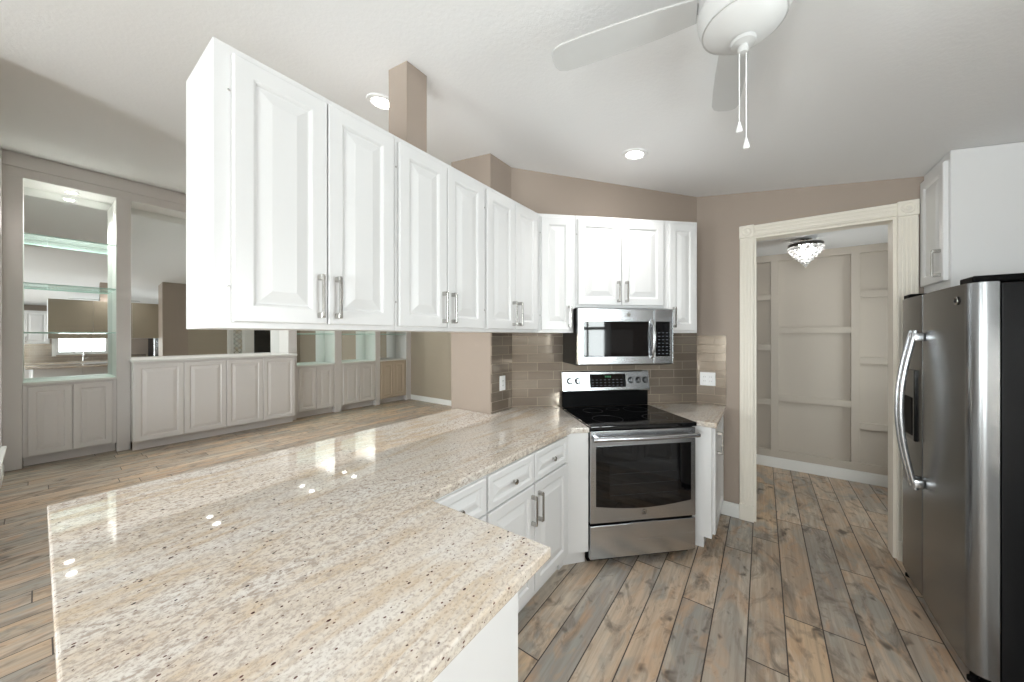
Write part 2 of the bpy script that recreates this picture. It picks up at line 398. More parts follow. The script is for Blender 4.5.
# rear wall, out of view, with two windows added for light
mb = MB(); RW = [(-3.05, -1.55), (-0.55, 0.95)]; RZ0, RZ1 = 0.7, 2.4
def ywall(x0, x1, z0, z1=None, y0=-2.9, y1=-2.76):
    mb.prism([(x0, y0), (x1, y0), (x1, y1), (x0, y1)], z0, z1 or 0, top=None if z1 else ceil_z)
xs = [-3.6]
for a, b in RW: xs += [a, b]
xs.append(RX)
for i in range(0, len(xs), 2): ywall(xs[i], xs[i+1], 0)
for a, b in RW: ywall(a, b, 0, RZ0); ywall(a, b, RZ1)
struct(mb.build('wall_rear', M['off']), 'off-white wall behind the breakfast nook', 'wall')
mb = MB()
for a_, b_, z0_, z1_ in ((-7.2, -6.1, 0, None), (-3.9, -3.6, 0, None), (-6.1, -3.9, 0, 0.4), (-6.1, -3.9, 2.5, None)):
    mb.prism([(a_, -0.35), (b_, -0.35), (b_, -0.23), (a_, -0.23)], z0_, z1_ or 0, top=None if z1_ else ceil_z)
mb.prism([(-3.72, -2.9), (-3.6, -2.9), (-3.6, -0.35), (-3.72, -0.35)], 0, 0, top=ceil_z)
struct(mb.build('wall_left', M['grey_cab']), 'greige wall at the near end of the built-ins', 'wall')
mb = MB()
mb.prism([(-7.2, 5.25), (-2.0, 5.25), (-2.0, 5.37), (-7.2, 5.37)], 0, 0, top=ceil_z)
struct(mb.build('wall_far', M['living']), 'warm beige wall at the far end of the living room', 'wall')
# hall
HZ = 2.435
mb = MB(); mb.box(-1.0, 2.3, 5.0, 5.1, 0, HZ)
struct(mb.build('wall_hall_far', M['panel']), 'greige panelled hall wall', 'wall')
mb = MB(); mb.box(-1.1, -1.0, 3.54, 5.1, 0, HZ); mb.box(2.2, 2.3, 3.42, 3.75, 0, HZ); mb.box(2.2, 2.3, 4.75, 5.0, 0, HZ); mb.box(2.2, 2.3, 3.75, 4.75, 0, 0.6); mb.box(2.2, 2.3, 3.75, 4.75, 2.2, HZ); mb.box(1.64, 2.2, 3.42, 3.54, 0, HZ)
struct(mb.build('wall_hall_side', M['panel']), 'greige hall side walls', 'wall')
struct(MB().box(-1.1, 2.3, 3.54, 5.1, HZ, HZ+0.02).build('ceiling_hall', M['ceil']), 'flat white hall ceiling', 'ceiling')
# hall board-and-batten: the battens are part of the panelled wall
bt = MB(); T = 0.036; Y1 = 5.0; Y0 = Y1-T
vert = [(-0.59, -0.52), (0.075, 0.148), (0.742, 0.808), (1.40, 1.47)]
for a, b in vert: bt.box(a, b, Y0, Y1, 0.2, 2.36, 0.002, 1)
bt.box(-1.0, 2.2, Y0, Y1, 2.36, HZ, 0.002, 1); bt.box(-1.0, 2.2, Y0, Y1, 0.12, 0.2, 0.002, 1)
for (a, b), zs in (((-0.52, 0.075), (0.71, 1.34, 1.92)), ((0.148, 0.742), (0.765, 1.535)), ((0.808, 1.40), (0.55, 1.22, 1.90))):
    for z in zs: bt.box(a, b, Y0, Y1, z, z+0.068, 0.002, 1)
struct(bt.build('trim_1', M['panel']), 'greige square battens on the hall wall', 'batten')
def base_board(name, label, x0, x1, y0, y1, h=0.115):
    b_ = MB(); b_.box(x0, x1, y0, y1, 0, h*0.82, 0.002, 1)
    dx, dy = (x1-x0), (y1-y0)
    if dx < dy: b_.box(x0+0.004, x1-0.004, y0, y1, h*0.8, h, 0.003, 1)
    else: b_.box(x0, x1, y0+0.004, y1-0.004, h*0.8, h, 0.003, 1)
    return struct(b_.build(name, M['base_trim']), label, 'baseboard')
base_board('baseboard_hall', 'white baseboard under the hall panelling', -1.0, 2.2, 4.965, 4.998, 0.13)
base_board('baseboard_far', 'white baseboard on the far living room wall', -6.79, -2.1, 5.232, 5.249)
base_board('baseboard_doorway', 'white baseboard between base cabinet and door casing', -0.285, -0.156, 3.402, 3.419)
base_board('baseboard_left', 'white baseboard along the near end wall', -6.7, -6.1, -0.229, -0.21)

# cased opening
d1 = sroot('door_1', 'cream fluted casing round the tall opening to the hall', 'doorway', (0, DY, 0))
def casing(x0, x1):
    m_ = MB(); w = x1-x0
    m_.box(x0, x1, -0.018, 0, 0, 2.31, 0.002, 1)
    n = 4; g = w/(n*2+1)
    for i in range(n+1): m_.box(x0+g*2*i*w/(w) + 0.0, min(x1, x0+g*2*i+g), -0.024, -0.016, 0.14, 2.29, 0.002, 1)
    m_.box(x0-0.003, x1+0.003, -0.028, 0, 0, 0.13, 0.003, 1)
    return m_.build('casing', M['trim'], d1)
casing(-0.153, -0.06); casing(0.735, 0.828)
hm = MB(); hm.box(-0.06, 0.735, -0.018, 0, 2.315, 2.40, 0.002, 1)
for z in (2.325, 2.35, 2.375): hm.box(-0.06, 0.735, -0.024, -0.016, z, z+0.011, 0.002, 1)
hm.build('head_casing', M['trim'], d1)
for x in (-0.1065, 0.7815):
    m_ = MB(); m_.box(x-0.05, x+0.05, -0.03, 0, 2.305, 2.405, 0.003, 1)
    m_.torus(0.030, 0.006, 24, 8, Matrix.Translation((x, -0.03, 2.355)) @ Matrix.Rotation(R(90), 4, 'X'))
    m_.lathe([(0.0, 0.008), (0.01, 0.006), (0.014, 0.0)], 16, Matrix.Translation((x, -0.03, 2.355)), 'y')
    m_.build('corner_block', M['trim'], d1, 40)
m_ = MB(); m_.box(-0.06, -0.042, 0, 0.12, 0, 2.315); m_.box(0.717, 0.735, 0, 0.12, 0, 2.315); m_.box(-0.042, 0.717, 0, 0.12, 2.297, 2.315)
m_.build('jamb', M['trim'], d1)

# windows
def window(name, label, loc, rz, w, h, cols, rows):
    """local x across, y outward, z up from the sill"""
    r = sroot(name, label, 'window', loc, rz); t = 0.045
    f = MB(); f.box(0, t, 0.03, 0.09, 0, h); f.box(w-t, w, 0.03, 0.09, 0, h); f.box(t, w-t, 0.03, 0.09, 0, t); f.box(t, w-t, 0.03, 0.09, h-t, h)
    f.box(t, w-t, 0.03, 0.085, h*0.5-0.022, h*0.5+0.022)
    f.build('frame', M['base_trim'], r)
    g = MB()
    for i in range(1, cols): g.box(w*i/cols-0.011, w*i/cols+0.011, 0.04, 0.075, t, h-t)
    for j in range(1, rows):
        if j*2 != rows: g.box(t, w-t, 0.04, 0.075, h*j/rows-0.011, h*j/rows+0.011)
    g.build('muntins', M['base_trim'], r)
    MB().box(t, w-t, 0.055, 0.06, t, h-t).build('pane', M['pane'], r)
    c = MB(); k = 0.07
    c.box(-k, 0, -0.02, 0, -k, h+k, 0.002, 1); c.box(w, w+k, -0.02, 0, -k, h+k, 0.002, 1); c.box(0, w, -0.02, 0, h, h+k, 0.002, 1); c.box(-k, w+k, -0.05, 0, -0.03, 0, 0.003, 1)
    c.build('casing', M['base_trim'], r)
    return r
window('window_1', 'white grid window over the kitchen sink, seen in the mirror', (RX, WY1, WZ0), -90, WY1-WY0, WZ1-WZ0, 3, 2)
window('window_2', 'unseen white grid window added on the rear wall for light', (RW[0][1], -2.76, RZ0), 180, 1.5, RZ1-RZ0, 3, 4)  # out-of-view window added to go with the rear fill light
window('window_3', 'unseen white grid window added for light on the rear wall nearer the sink', (RW[1][1], -2.76, RZ0), 180, 1.5, RZ1-RZ0, 3, 4)  # likewise added for the second rear fill light

window('window_4', 'unseen white grid window added in the near end wall to light the living room', (-3.9, -0.23, 0.4), 180, 2.2, 2.1, 3, 2)  # out-of-view window added to go with the living room fill light

window('window_5', 'white window at the right end of the hall', (2.2, 4.75, 0.6), -90, 1.0, 1.6, 2, 2)
# front door with side light on the living-room side (seen in the mirrors)
d2 = sroot('door_2', 'white entry door with leaded glass side light, seen in the mirrors', 'door', (-2.091, 4.78, 0), -90)
m_ = MB(); H = 2.2
for a, b in ((0, 0.09), (0.97, 1.06), (1.36, 1.45)): m_.box(a, b, -0.03, 0, 0, H, 0.003, 1)
m_.box(0, 1.45, -0.03, 0, H, H+0.1, 0.003, 1); m_.build('casing', M['base_trim'], d2)
sl = MB().box(1.06, 1.36, -0.012, 0, 0, H).build('side_light', M['base_trim'], d2)
MB().box(1.11, 1.31, -0.016, -0.011, 0.3, H-0.15).build('leaded_pane', M['leaded'], sl)
dl = MB().box(0.09, 0.97, -0.015, 0, 0, H, 0.002, 1).build('door_leaf', M['base_trim'], d2)
MB().box(0.25, 0.81, -0.02, -0.014, 0.9, H-0.2).build('door_glass', M['oven_glass'], dl)
MB().lathe([(0.0, 0.055), (0.025, 0.05), (0.028, 0.035), (0.012, 0.02), (0.012, 0.0)], 20, Matrix.Translation((0.9, -0.015, 1.0)), 'y').build('door_knob', M['nickel'], dl, 40)

# ------------------------------------------------------------------ built-in wall (left)
BROT = R(BW_ROT)
def bw(u, d=0.0, z=0.0):
    """a point of the built-in wall: u along it, d into it"""
    ax = Vector((math.cos(BROT), math.sin(BROT), 0)); ay = Vector((-math.sin(BROT), math.cos(BROT), 0))
    return Vector((BX, 0.6, z)) + ax*(u-0.6) + ay*d
def bm_at(mb_, name, mat):                       # wall-frame mesh as a top-level object
    o = mb_.build(name, mat); o.location = bw(0); o.rotation_euler = (0, 0, BROT); return o
PIL = [(-0.23, -0.10), (0.61, 0.73), (2.62, 2.75), (3.44, 3.57), (4.32, 4.43), (5.12, 5.25)]
NTOP = 3.31; ND = 0.40
BTOP = lambda: ceil_z(BX-0.05)
for i, (a, b) in enumerate(PIL):
    o = bm_at(MB().box(a, b, 0, ND, 0, NTOP, 0.002, 1), 'trim_%d' % (i+2), M['grey_cab'])
    struct(o, 'greige pilaster between the mirrored built-ins', 'pilaster')
mb = MB(); mb.box(-0.23, 5.25, 0, ND, NTOP, 3.575, 0.0); mb.box(-0.23, 5.25, -0.014, 0, NTOP+0.10, 3.55, 0.002, 1)
struct(bm_at(mb, 'trim_8', M['grey_cab']), 'greige header above the mirrored built-ins', 'header')
struct(bm_at(MB().box(-0.4, 5.4, ND+0.012, ND+0.1, 0, 3.66), 'wall_builtin', M['grey_cab']), 'greige wall behind the built-ins', 'wall')
BAYS = [(-0.10, 0.61, 0.975, 'first', 'at the near end'), (0.73, 2.62, 1.195, 'wide', 'over the long counter'), (2.75, 3.44, 0.975, 'third', 'just past the long counter'),
        (3.57, 4.32, 0.975, 'fourth', 'second past the long counter'), (4.43, 5.12, 0.975, 'last', 'nearest the far beige wall')]
for i, (a, b, sill, nm, where) in enumerate(BAYS):
    # mirror on the niche's back
    hm_ = NTOP-0.008-sill
    o = MB().box(-(b-a)/2+0.007, (b-a)/2-0.007, 0, 0.005, 0, hm_).build('niche_mirror', M['mirror'])
    o.location = bw((a+b)/2, ND-0.026-(0.012 if i == 1 else 0), sill+0.001); o.rotation_euler = (R(-0.42), 0, BROT+R(0.9))   # hung a little out of true
    tag(o, ('wide wall mirror over the long greige cabinet' if i == 1 else 'tall mirror lining the built-in niche ' + where), 'mirror', 'mirrors backing the built-in niches')
    # lining: bright white inside of the niche
    ln = MB(); ln.box(a, a+0.006, 0.004, ND-0.006, sill, NTOP-0.006); ln.box(b-0.006, b, 0.004, ND-0.006, sill, NTOP-0.006); ln.box(a, b, 0.004, ND-0.006, NTOP-0.006, NTOP)
    struct(bm_at(ln, 'trim_%d' % (9+i), M['base_trim']), 'white lining inside a mirrored niche', 'lining')
    # base cabinet
    prot = -0.20 if i == 1 else 0.012
    lab = {0: 'greige two-door base cabinet under the tall niche at the near end', 1: 'long greige four-door base cabinet standing out under the wide mirror',
           2: 'greige two-door base cabinet just past the long cabinet', 3: 'greige two-door base cabinet, second past the long cabinet', 4: 'beige-toned two-door base cabinet nearest the far wall'}[i]
    p = bw(0); t = thing('base_cabinet', lab, 'cabinet', p, BW_ROT, 'greige base cabinets of the built-in wall')
    e = 0.0 if i != 1 else -0.05
    x0, x1 = a+0.002 - (0.0 if i != 1 else 0.0), b-0.002 + (0.0 if i != 1 else 0.03)
    toe = 0.115; top = sill-0.03
    bd = MB()
    bd.box(x0, x1, prot, ND-0.01 if i != 1 else -0.003, toe, top)
    if i == 1: bd.box(x0, b-0.002, -0.003, ND-0.01, toe, top)
    bd.build('body', M['beige_cab' if i == 4 else 'grey_cab'], t)
    MB().box(x0+0.004, x1-0.004, prot+0.09, prot+0.11, 0, toe).build('toe_kick', M['grey_cab'], t)
    m_ = MB()
    if i == 1:
        m_.box(a-0.01, b+0.05, prot-0.03, -0.002, top, sill, 0.004, 2); m_.box(a+0.002, b-0.002, -0.002, ND-0.01, top, sill)
    else: m_.box(x0, x1, -0.012, ND-0.01, top, sill, 0.004, 2)
    m_.build('sill', M['base_trim'], t)
    gm = M['beige_cab' if i == 4 else 'grey_cab']
    n = 4 if i == 1 else 2; m0 = 0.035 if i != 1 else 0.012
    wd = (x1-x0-2*m0-0.006*(n-1))/n
    for k in range(n):
        MB().panel(x0+m0+k*(wd+0.006), toe+0.015, wd, top-toe-0.04, 0.019, 0.06).build('door', gm, t).location = (0, prot, 0)
    # shelves
    if i != 1:
        for k in range(3):
            z = sill + 0.567*(k+1)
            s_ = thing('glass_shelf', ['lowest', 'middle', 'topmost'][k] + ' glass shelf in the mirrored niche ' + where, 'shelf', bw(0), BW_ROT, 'glass shelves in the mirrored niches')
            MB().box(a+0.007, b-0.007, 0.012, ND-0.045, z, z+0.01).build('pane', M['shelf_glass'], s_)
            MB().box(a+0.007, b-0.007, 0.008, 0.0125, z-0.0005, z+0.0105).build('front_edge', M['glass_edge'], s_)
    # downlight(s) in the niche top
    for u in ([(a+b)/2] if i != 4 else []):
        dl = thing('niche_downlight', {0: 'lit round downlight over the niche at the near end', 1: 'lit round downlight over the wide mirror', 2: 'lit round downlight over the niche just past the long cabinet',
               3: 'lit round downlight in the niche second past the long cabinet'}[i], 'downlight', bw(u, ND*0.5, NTOP-0.0065), 0, 'downlights in the built-in niches')
        MB().lathe([(0.046, -0.005), (0.060, -0.004), (0.062, 0.0), (0.046, 0.0), (0.046, -0.005)], 28).build('trim_ring', M['plate'], dl, 40)
        MB().lathe([(0.0, -0.012), (0.03, -0.010), (0.046, -0.004), (0.046, -0.001), (0.0, -0.001)], 28).build('lens', M['lamp_on'], dl, 40)
        l = bpy.data.lights.new('niche_lamp', 'SPOT'); l.energy = 75; l.spot_size = R(130); l.spot_blend = 0.6; l.shadow_soft_size = 0.03; l.color = (1, 0.97, 0.93)
        lo = bpy.data.objects.new('niche_lamp', l); COL.objects.link(lo); lo.parent = dl; lo.location = (0, 0, -0.02)

# ------------------------------------------------------------------ hardware
def pull(parent, x, z, L=0.16, vertical=True, y=-0.02, mat='nickel'):
    m_ = MB(); w = 0.011
    if vertical:
        m_.box(x-w/2-0.002, x+w/2+0.002, y-0.034, y, z, z+0.02, 0.002, 1); m_.box(x-w/2-0.002, x+w/2+0.002, y-0.034, y, z+L-0.02, z+L, 0.002, 1)
        m_.box(x-w/2, x+w/2, y-0.038, y-0.028, z+0.004, z+L-0.004, 0.0025, 2)
    else:
        m_.box(x, x+0.02, y-0.034, y, z-w/2, z+w/2, 0.002, 1); m_.box(x+L-0.02, x+L, y-0.034, y, z-w/2, z+w/2, 0.002, 1); m_.box(x, x+L, y-0.038, y-0.028, z-w/2, z+w/2, 0.0025, 2)
    return m_.build('handle', M[mat], parent)
def knob(parent, x, z, y=-0.02):
    return MB().lathe([(0.0, 0.024), (0.012, 0.022), (0.0145, 0.017), (0.011, 0.012), (0.006, 0.008), (0.007, 0.0)], 24, Matrix.Translation((x, y, z)), 'y').build('knob', M['nickel'], parent, 40)
def hinge_dots(parent, xs_, zs_, y):
    for x in xs_:
        for z in zs_: MB().lathe([(0.0, 0.002), (0.0035, 0.0015), (0.004, 0.0)], 12, Matrix.Translation((x, y, z)), 'y').build('hinge_pin', M['nickel'], parent)

# ------------------------------------------------------------------ wall cabinets
UZ0, UZ1 = 1.53, 2.413
def upper(label, loc, rz, w, depth, z0, z1, doors, group, back=None, top=None, left_stile=0.0):
    """doors: list of (x0, x1, handle side 'l'/'r'/None)"""
    t = thing('wall_cabinet', label, 'cabinet', loc, rz, group)
    b = MB(); b.box(0, w, 0, depth, z0, z1, 0.0015, 1)
    b.build('body', M['white'], t)
    if back: MB().box(0.001, w-0.001, depth, depth+0.004, z0+0.001, z1-0.001).build('back_panel', back, t).__setitem__('label', 'taupe painted back')
    for (a, c, side) in doors:
        d = MB().panel(a, z0+0.02, c-a, z1-z0-0.048).build('door', M['white'], t)
        if side: pull(d, (c-0.03) if side == 'r' else (a+0.03), z0+0.042)
        hx = a-0.006 if side == 'r' else c+0.006
        if 0.004 < hx < w-0.004: hinge_dots(d, [hx], [z0+0.13, z1-0.14], 0.0)
    return t
GW = 'white wall cabinets above the granite bar'
FX = -1.345; DEP = 0.318
ub = [(0.312, 0.948), (0.948, 1.562), (1.562, 2.155)]
ud = [[(0.357, 0.643, 'r'), (0.647, 0.934, 'l')], [(0.962, 1.253, 'r'), (1.257, 1.548, 'l')], [(1.576, 1.864, 'r'), (1.868, 2.142, 'l')]]
ul = ['white two-door wall cabinet at the open end of the bar, largest in view', 'white two-door wall cabinet in the middle of the bar run, under the taupe post', 'white two-door wall cabinet at the inner corner end of the bar run']
for (a, b), ds, lb in zip(ub, ud, ul):
    upper(lb, (FX, a, 0), 90, b-a-0.001, DEP, UZ0, UZ1, [(p-a, q-a, s) for p, q, s in ds], GW, M['gold_back'])
# run across the corner; local origin on the front line
CX, CY = -1.345, 2.175
def cf(u): return (CX+u*math.cos(R(45)), CY+u*math.sin(R(45)), 0)
GC = 'white wall cabinets round the microwave'
upper('narrow white one-door wall cabinet left of the microwave', cf(0.012), 45, 0.276, 0.30, UZ0, UZ1, [(0.012, 0.252, 'r')], GC)
upper('short white two-door wall cabinet directly above the microwave', cf(0.29), 45, 0.742, 0.265, 1.720, UZ1, [(0.016, 0.360, 'r'), (0.366, 0.712, 'l')], GC)
upper('narrow white one-door wall cabinet right of the microwave', cf(1.033), 45, 0.27, 0.252, UZ0, UZ1, [(0.02, 0.252, 'l')], GC)
# corner filler post between the two runs
tag(MB().prism([(-1.345, 2.157), (-1.345, 2.176), (-1.338, 2.183), (-1.55, 2.395), (-1.66, 2.285), (-1.66, 2.157)], UZ0, UZ1).build('corner_filler', M['white']), 'white filler panel closing the inside corner of the wall cabinets', 'filler panel')
# taupe post from the cabinet tops to the ceiling
struct(MB().prism([(-1.56, 1.065), (-1.412, 1.065), (-1.412, 1.19), (-1.56, 1.19)], UZ1, 0, top=ceil_z).build('trim_14', M['taupe']), 'taupe post rising from the cabinets to the ceiling', 'post')

# cabinet over the refrigerator, up to the sloped ceiling
t = thing('wall_cabinet', 'white wall cabinet above the refrigerator reaching the ceiling', 'cabinet', (0.855, 3.415, 0), -90)
m_ = MB(); w = 0.395
tb = bmesh.new(); pr = [(0.0, 1.782), (0.64, 1.782), (0.64, ceil_z(1.495)-0.004), (0.0, ceil_z(0.855)-0.004)]
A = [tb.verts.new((0, y, z)) for y, z in pr]; B = [tb.verts.new((w, y, z)) for y, z in pr]
tb.faces.new(A); tb.faces.new(B[::-1])
for i in range(4): tb.faces.new((A[i], B[i], B[(i+1) % 4], A[(i+1) % 4]))
bmesh.ops.recalc_face_normals(tb, faces=tb.faces); m_.merge(tb); m_.build('body', M['white'], t)
d = MB().panel(0.012, 1.825, 0.355, 0.68).build('door', M['white'], t); pull(d, 0.335, 1.85)

# ------------------------------------------------------------------ base cabinets
s45 = math.sqrt(0.5)
def ch(s, d): return (-1.67 + s*s45 + d*s45, 2.29 + s*s45 - d*s45)
GB = 'white base cabinets under the granite'
BZ = 0.879
t = thing('base_cabinet', 'white base cabinet of two drawers with knobs over two doors, left of the range', 'cabinet', (-1.014, 1.185, 0), 90, GB)
w = 0.785
MB().box(0, w, 0, 0.61, 0.105, BZ, 0.001, 1).build('body', M['white'], t)
MB().box(0, w, 0.06, 0.6, 0, 0.105).build('toe_kick', M['white'], t)
for k in range(2):
    a = 0.006+k*0.392
    d = MB().panel(a, 0.715, 0.384, 0.158, 0.02, 0.035).build('drawer', M['white'], t); knob(d, a+0.192, 0.79)
    d = MB().panel(a, 0.125, 0.384, 0.58).build('door', M['white'], t); pull(d, a+(0.355 if k == 0 else 0.029), 0.50)
t = thing('base_cabinet', 'white base cabinet in the inner angle of the L-shaped bar, half hidden by its granite', 'cabinet', (-1.014, 0.79, 0), 90, GB)
w = 0.393
MB().box(0, w, 0, 0.61, 0.105, BZ, 0.001, 1).build('body', M['white'], t); MB().box(0, w, 0.06, 0.6, 0, 0.105).build('toe_kick', M['white'], t)
d = MB().panel(0.03, 0.715, 0.357, 0.158, 0.02, 0.035).build('drawer', M['white'], t); knob(d, 0.215, 0.79)
MB().panel(0.03, 0.125, 0.357, 0.58).build('door', M['white'], t)
# peninsula
t = thing('base_cabinet', 'white base cabinet with a plain end panel under the near arm of the granite bar', 'cabinet', (0, 0, 0), 0, GB)
MB().box(-1.66, -0.57, 0.12, 0.785, 0.1, BZ, 0.001, 1).build('body', M['white'], t)
MB().box(-1.64, -0.62, 0.15, 0.73, 0, 0.1).build('toe_kick', M['white'], t)
MB().box(-0.57, -0.55, 0.1, 0.787, 0, BZ, 0.0015, 1).build('end_panel', M['white'], t)
# corner piece beside the range
t = thing('base_cabinet', 'white corner base cabinet with plain filler front against the left of the range', 'cabinet', (0, 0, 0), 0, GB)
poly = [(-1.014, 1.971), (-1.012, 2.004), ch(0.402, 0.662), ch(0.402, 0.01), (-1.66, 2.285), (-1.66, 2.03), (-1.62, 1.971)]
MB().prism(poly, 0.105, BZ).build('body', M['white'], t)
MB().prism([(-1.06, 1.971), (-1.06, 2.03), ch(0.402, 0.60), ch(0.402, 0.02), (-1.62, 2.25), (-1.6, 1.971)], 0, 0.105).build('toe_kick', M['white'], t)
# right of the range
t = thing('base_cabinet', 'white angled base cabinet right of the range, its door facing the doorway', 'cabinet', (0, 0, 0), 0, GB)
def rs(d): return ch(1.179, d)
poly = [rs(0.055), (-0.485, 3.405), (-0.285, 3.405), (-0.285, 2.735), (-0.43, 2.735), rs(0.55)]
MB().prism(poly, 0.105, BZ).build('body', M['white'], t)
MB().prism([rs(0.065), (-0.50, 3.39), (-0.34, 3.39), (-0.34, 2.79), (-0.47, 2.79)], 0, 0.105).build('toe_kick', M['white'], t)
d = MB().panel(0, 0.12, 0.61, 0.74).build('door', M['white'], t); d.location = (-0.285, 2.775, 0); d.rotation_euler = (0, 0, R(90)); pull(d, 0.09, 0.66)

# ------------------------------------------------------------------ granite
CT = 0.915
g = MB().prism([(-2.02, 0.02), (-0.48, 0.02), (-0.482, 0.848), (-1.006, 0.836), (-0.992, 2.012), ch(0.403, 0.678), ch(0.403, 0.004), (-1.668, 2.292), (-1.668, 2.018), (-2.02, 2.018)], BZ+0.001, CT, 0.006, 3)
tag(g.build('granite_countertop', M['granite']), 'large L-shaped cream granite bar top speckled maroon', 'countertop')
g = MB().prism([ch(1.178, 0.048), (-0.478, 3.411), (-0.252, 3.411), (-0.252, 2.70), (-0.416, 2.70)], BZ+0.001, CT, 0.006, 3)
tag(g.build('granite_countertop', M['granite']), 'small cream granite top right of the range, by the double outlet', 'countertop')

# ------------------------------------------------------------------ tile
def splash(label, loc, rz, w, z1, x0=0.0):
    o = MB().box(x0, w, -0.008, 0, CT+0.001, z1).build('backsplash', M['tile']); o.location = loc; o.rotation_euler = (0, 0, R(rz))
    return struct(o, label, 'backsplash')
splash('brown glass tile on the end of the stub wall', (-1.67, 2.025, 0), 90, 0.262, 1.53)
splash('taupe glass tile behind the range', (-1.67, 2.29, 0), 43.28, 1.642, 1.72, 0.006)
splash('taupe glass tile on the doorway wall', (-0.47, 3.42, 0), 0, 0.222, 1.515, 0.004)
def outlet(label, loc, rz, w, gangs):
    t = thing('wall_outlet', label, 'outlet', loc, rz, 'white outlets on the tile')
    MB().box(-w/2, w/2, -0.006, 0, -0.058, 0.058, 0.003, 2).build('cover_plate', M['plate'], t)
    for k in range(gangs):
        x = (k-(gangs-1)/2)*0.046
        f = MB().box(x-0.017, x+0.017, -0.0085, -0.005, -0.034, 0.034, 0.002, 1).build('socket_face', M['plate'], t)
        for z in (-0.018, 0.018):
            m_ = MB(); m_.box(x-0.007, x-0.0045, -0.0092, -0.0083, z-0.005, z+0.005); m_.box(x+0.0045, x+0.007, -0.0092, -0.0083, z-0.005, z+0.005)
            m_.build('slot_pair', M['slot'], f)
    return t
outlet('white single outlet on the brown-tiled stub wall above the bar', (-1.6615, 2.155, 1.135), 90, 0.072, 1)
outlet('white double outlet plate on the tile right of the range', (-0.385, 3.4115, 1.135), 0, 0.118, 2)

# ------------------------------------------------------------------ range
def emblem(parent, x, y, z, r):
    """round badge: chrome ring, grey disc and flowing monogram"""
    e = MB(); e.torus(r*0.9, r*0.1, 28, 8, Matrix.Translation((x, y-0.002, z)) @ Matrix.Rotation(R(90), 4, 'X'))
    e.lathe([(0.0, 0.0025), (r*0.88, 0.002), (r*0.92, 0.0)], 28, Matrix.Translation((x, y, z)), 'y')
    e = e.build('emblem', M['nickel'], parent, 40)
    m_ = MB()
    def stroke(pts): m_.tube([(x+a*r, y-0.0032, z+b*r) for a, b in pts], r*0.07, 6)
    stroke([(-0.1+0.36*math.cos(t_)-0.18, 0.42*math.sin(t_)) for t_ in [R(50+i*22) for i in range(13)]] + [(-0.05, -0.02), (-0.25, -0.02)])
    stroke([(0.32+0.26*math.cos(t_), 0.2+0.2*math.sin(t_)) for t_ in [R(40+i*28) for i in range(9)]])
    stroke([(0.32+0.30*math.cos(t_), -0.22+0.22*math.sin(t_)) for t_ in [R(90+i*27) for i in range(9)]])
    m_.build('monogram', M['dark'], e)
    return e
rx, ry = ch(0.409, 0)
t = thing('range', 'stainless electric range with black glass cooktop standing across the corner', 'range', (rx, ry, 0), 45)
w = 0.762
MB().box(0.002, w-0.002, -0.635, -0.045, 0.035, 0.893, 0.003, 1).build('body', M['black'], t)
ck = MB().box(0, w, -0.682, -0.075, 0.893, 0.921, 0.006, 3).build('cooktop', M['black_glass'], t)
for (x, y, r_) in ((0.2, -0.5, 0.105), (0.56, -0.5, 0.085), (0.2, -0.23, 0.075), (0.56, -0.23, 0.095), (0.38, -0.2, 0.05)):
    MB().torus(r_, 0.0012, 48, 4, Matrix.Translation((x, y, 0.921))).build('burner_ring', M['dark'], ck)
bg = MB(); bg.box(0.004, w-0.004, -0.075, -0.045, 0.921, 1.055, 0.004, 1); bg.build('backguard', M['black'], t)
# sloping stainless control panel
cpn = MB(); tb = bmesh.new()
prf = [(-0.046, 1.05), (-0.092, 1.05), (-0.096, 1.058), (-0.072, 1.205), (-0.064, 1.213), (-0.046, 1.213)]
A = [tb.verts.new((0.0, y, z)) for y, z in prf]; B = [tb.verts.new((w, y, z)) for y, z in prf]
tb.faces.new(A); tb.faces.new(B[::-1])
for i in range(len(prf)): tb.faces.new((A[i], B[i], B[(i+1) % len(prf)], A[(i+1) % len(prf)]))
bmesh.ops.recalc_face_normals(tb, faces=tb.faces); cpn.merge(tb)
cp = cpn.build('control_panel', M['steel'], t)
tilt = math.atan2(0.024, 0.147)
PMAT = Matrix.Translation((0, -0.0965, 1.058)) @ Matrix.Rotation(-tilt, 4, 'X')
ds = MB().box(0.235, 0.55, -0.0025, 0.002, 0.022, 0.132, 0.001, 1, PMAT).build('display', M['black_glass'], cp)
m_ = MB()
for i in range(8):
    for j in range(3):
        m_.box(0.25+i*0.036, 0.25+i*0.036+0.016, -0.0032, -0.002, 0.036+j*0.023, 0.040+j*0.023, 0, 1, PMAT)
m_.build('button_lettering', M['label'], ds)
m_ = MB()
for i in range(4): m_.box(0.368+i*0.014, 0.377+i*0.014, -0.0032, -0.002, 0.103, 0.117, 0, 1, PMAT)
m_.build('clock_digits', M['digits'], ds)
for x in (0.062, 0.132, 0.598, 0.665, 0.727):
    k_ = MB().lathe([(0.0215, 0.0), (0.0215, 0.006), (0.020, 0.026), (0.0175, 0.030), (0.0, 0.030)], 28, PMAT @ Matrix.Translation((x, 0, 0.078)), 'y').build('knob', M['steel'], cp, 40)
    MB().lathe([(0.0, 0.003), (0.027, 0.003), (0.0285, 0.0)], 28, PMAT @ Matrix.Translation((x, 0, 0.078)), 'y').build('skirt', M['dark'], k_, 40)
    MB().box(x-0.0035, x+0.0035, -0.034, -0.028, 0.058, 0.098, 0.001, 1, PMAT).build('pointer', M['dark'], k_)
dr = MB(); dr.box(0.004, w-0.004, -0.672, -0.637, 0.285, 0.885, 0.004, 2); dr = dr.build('oven_door', M['steel'], t)
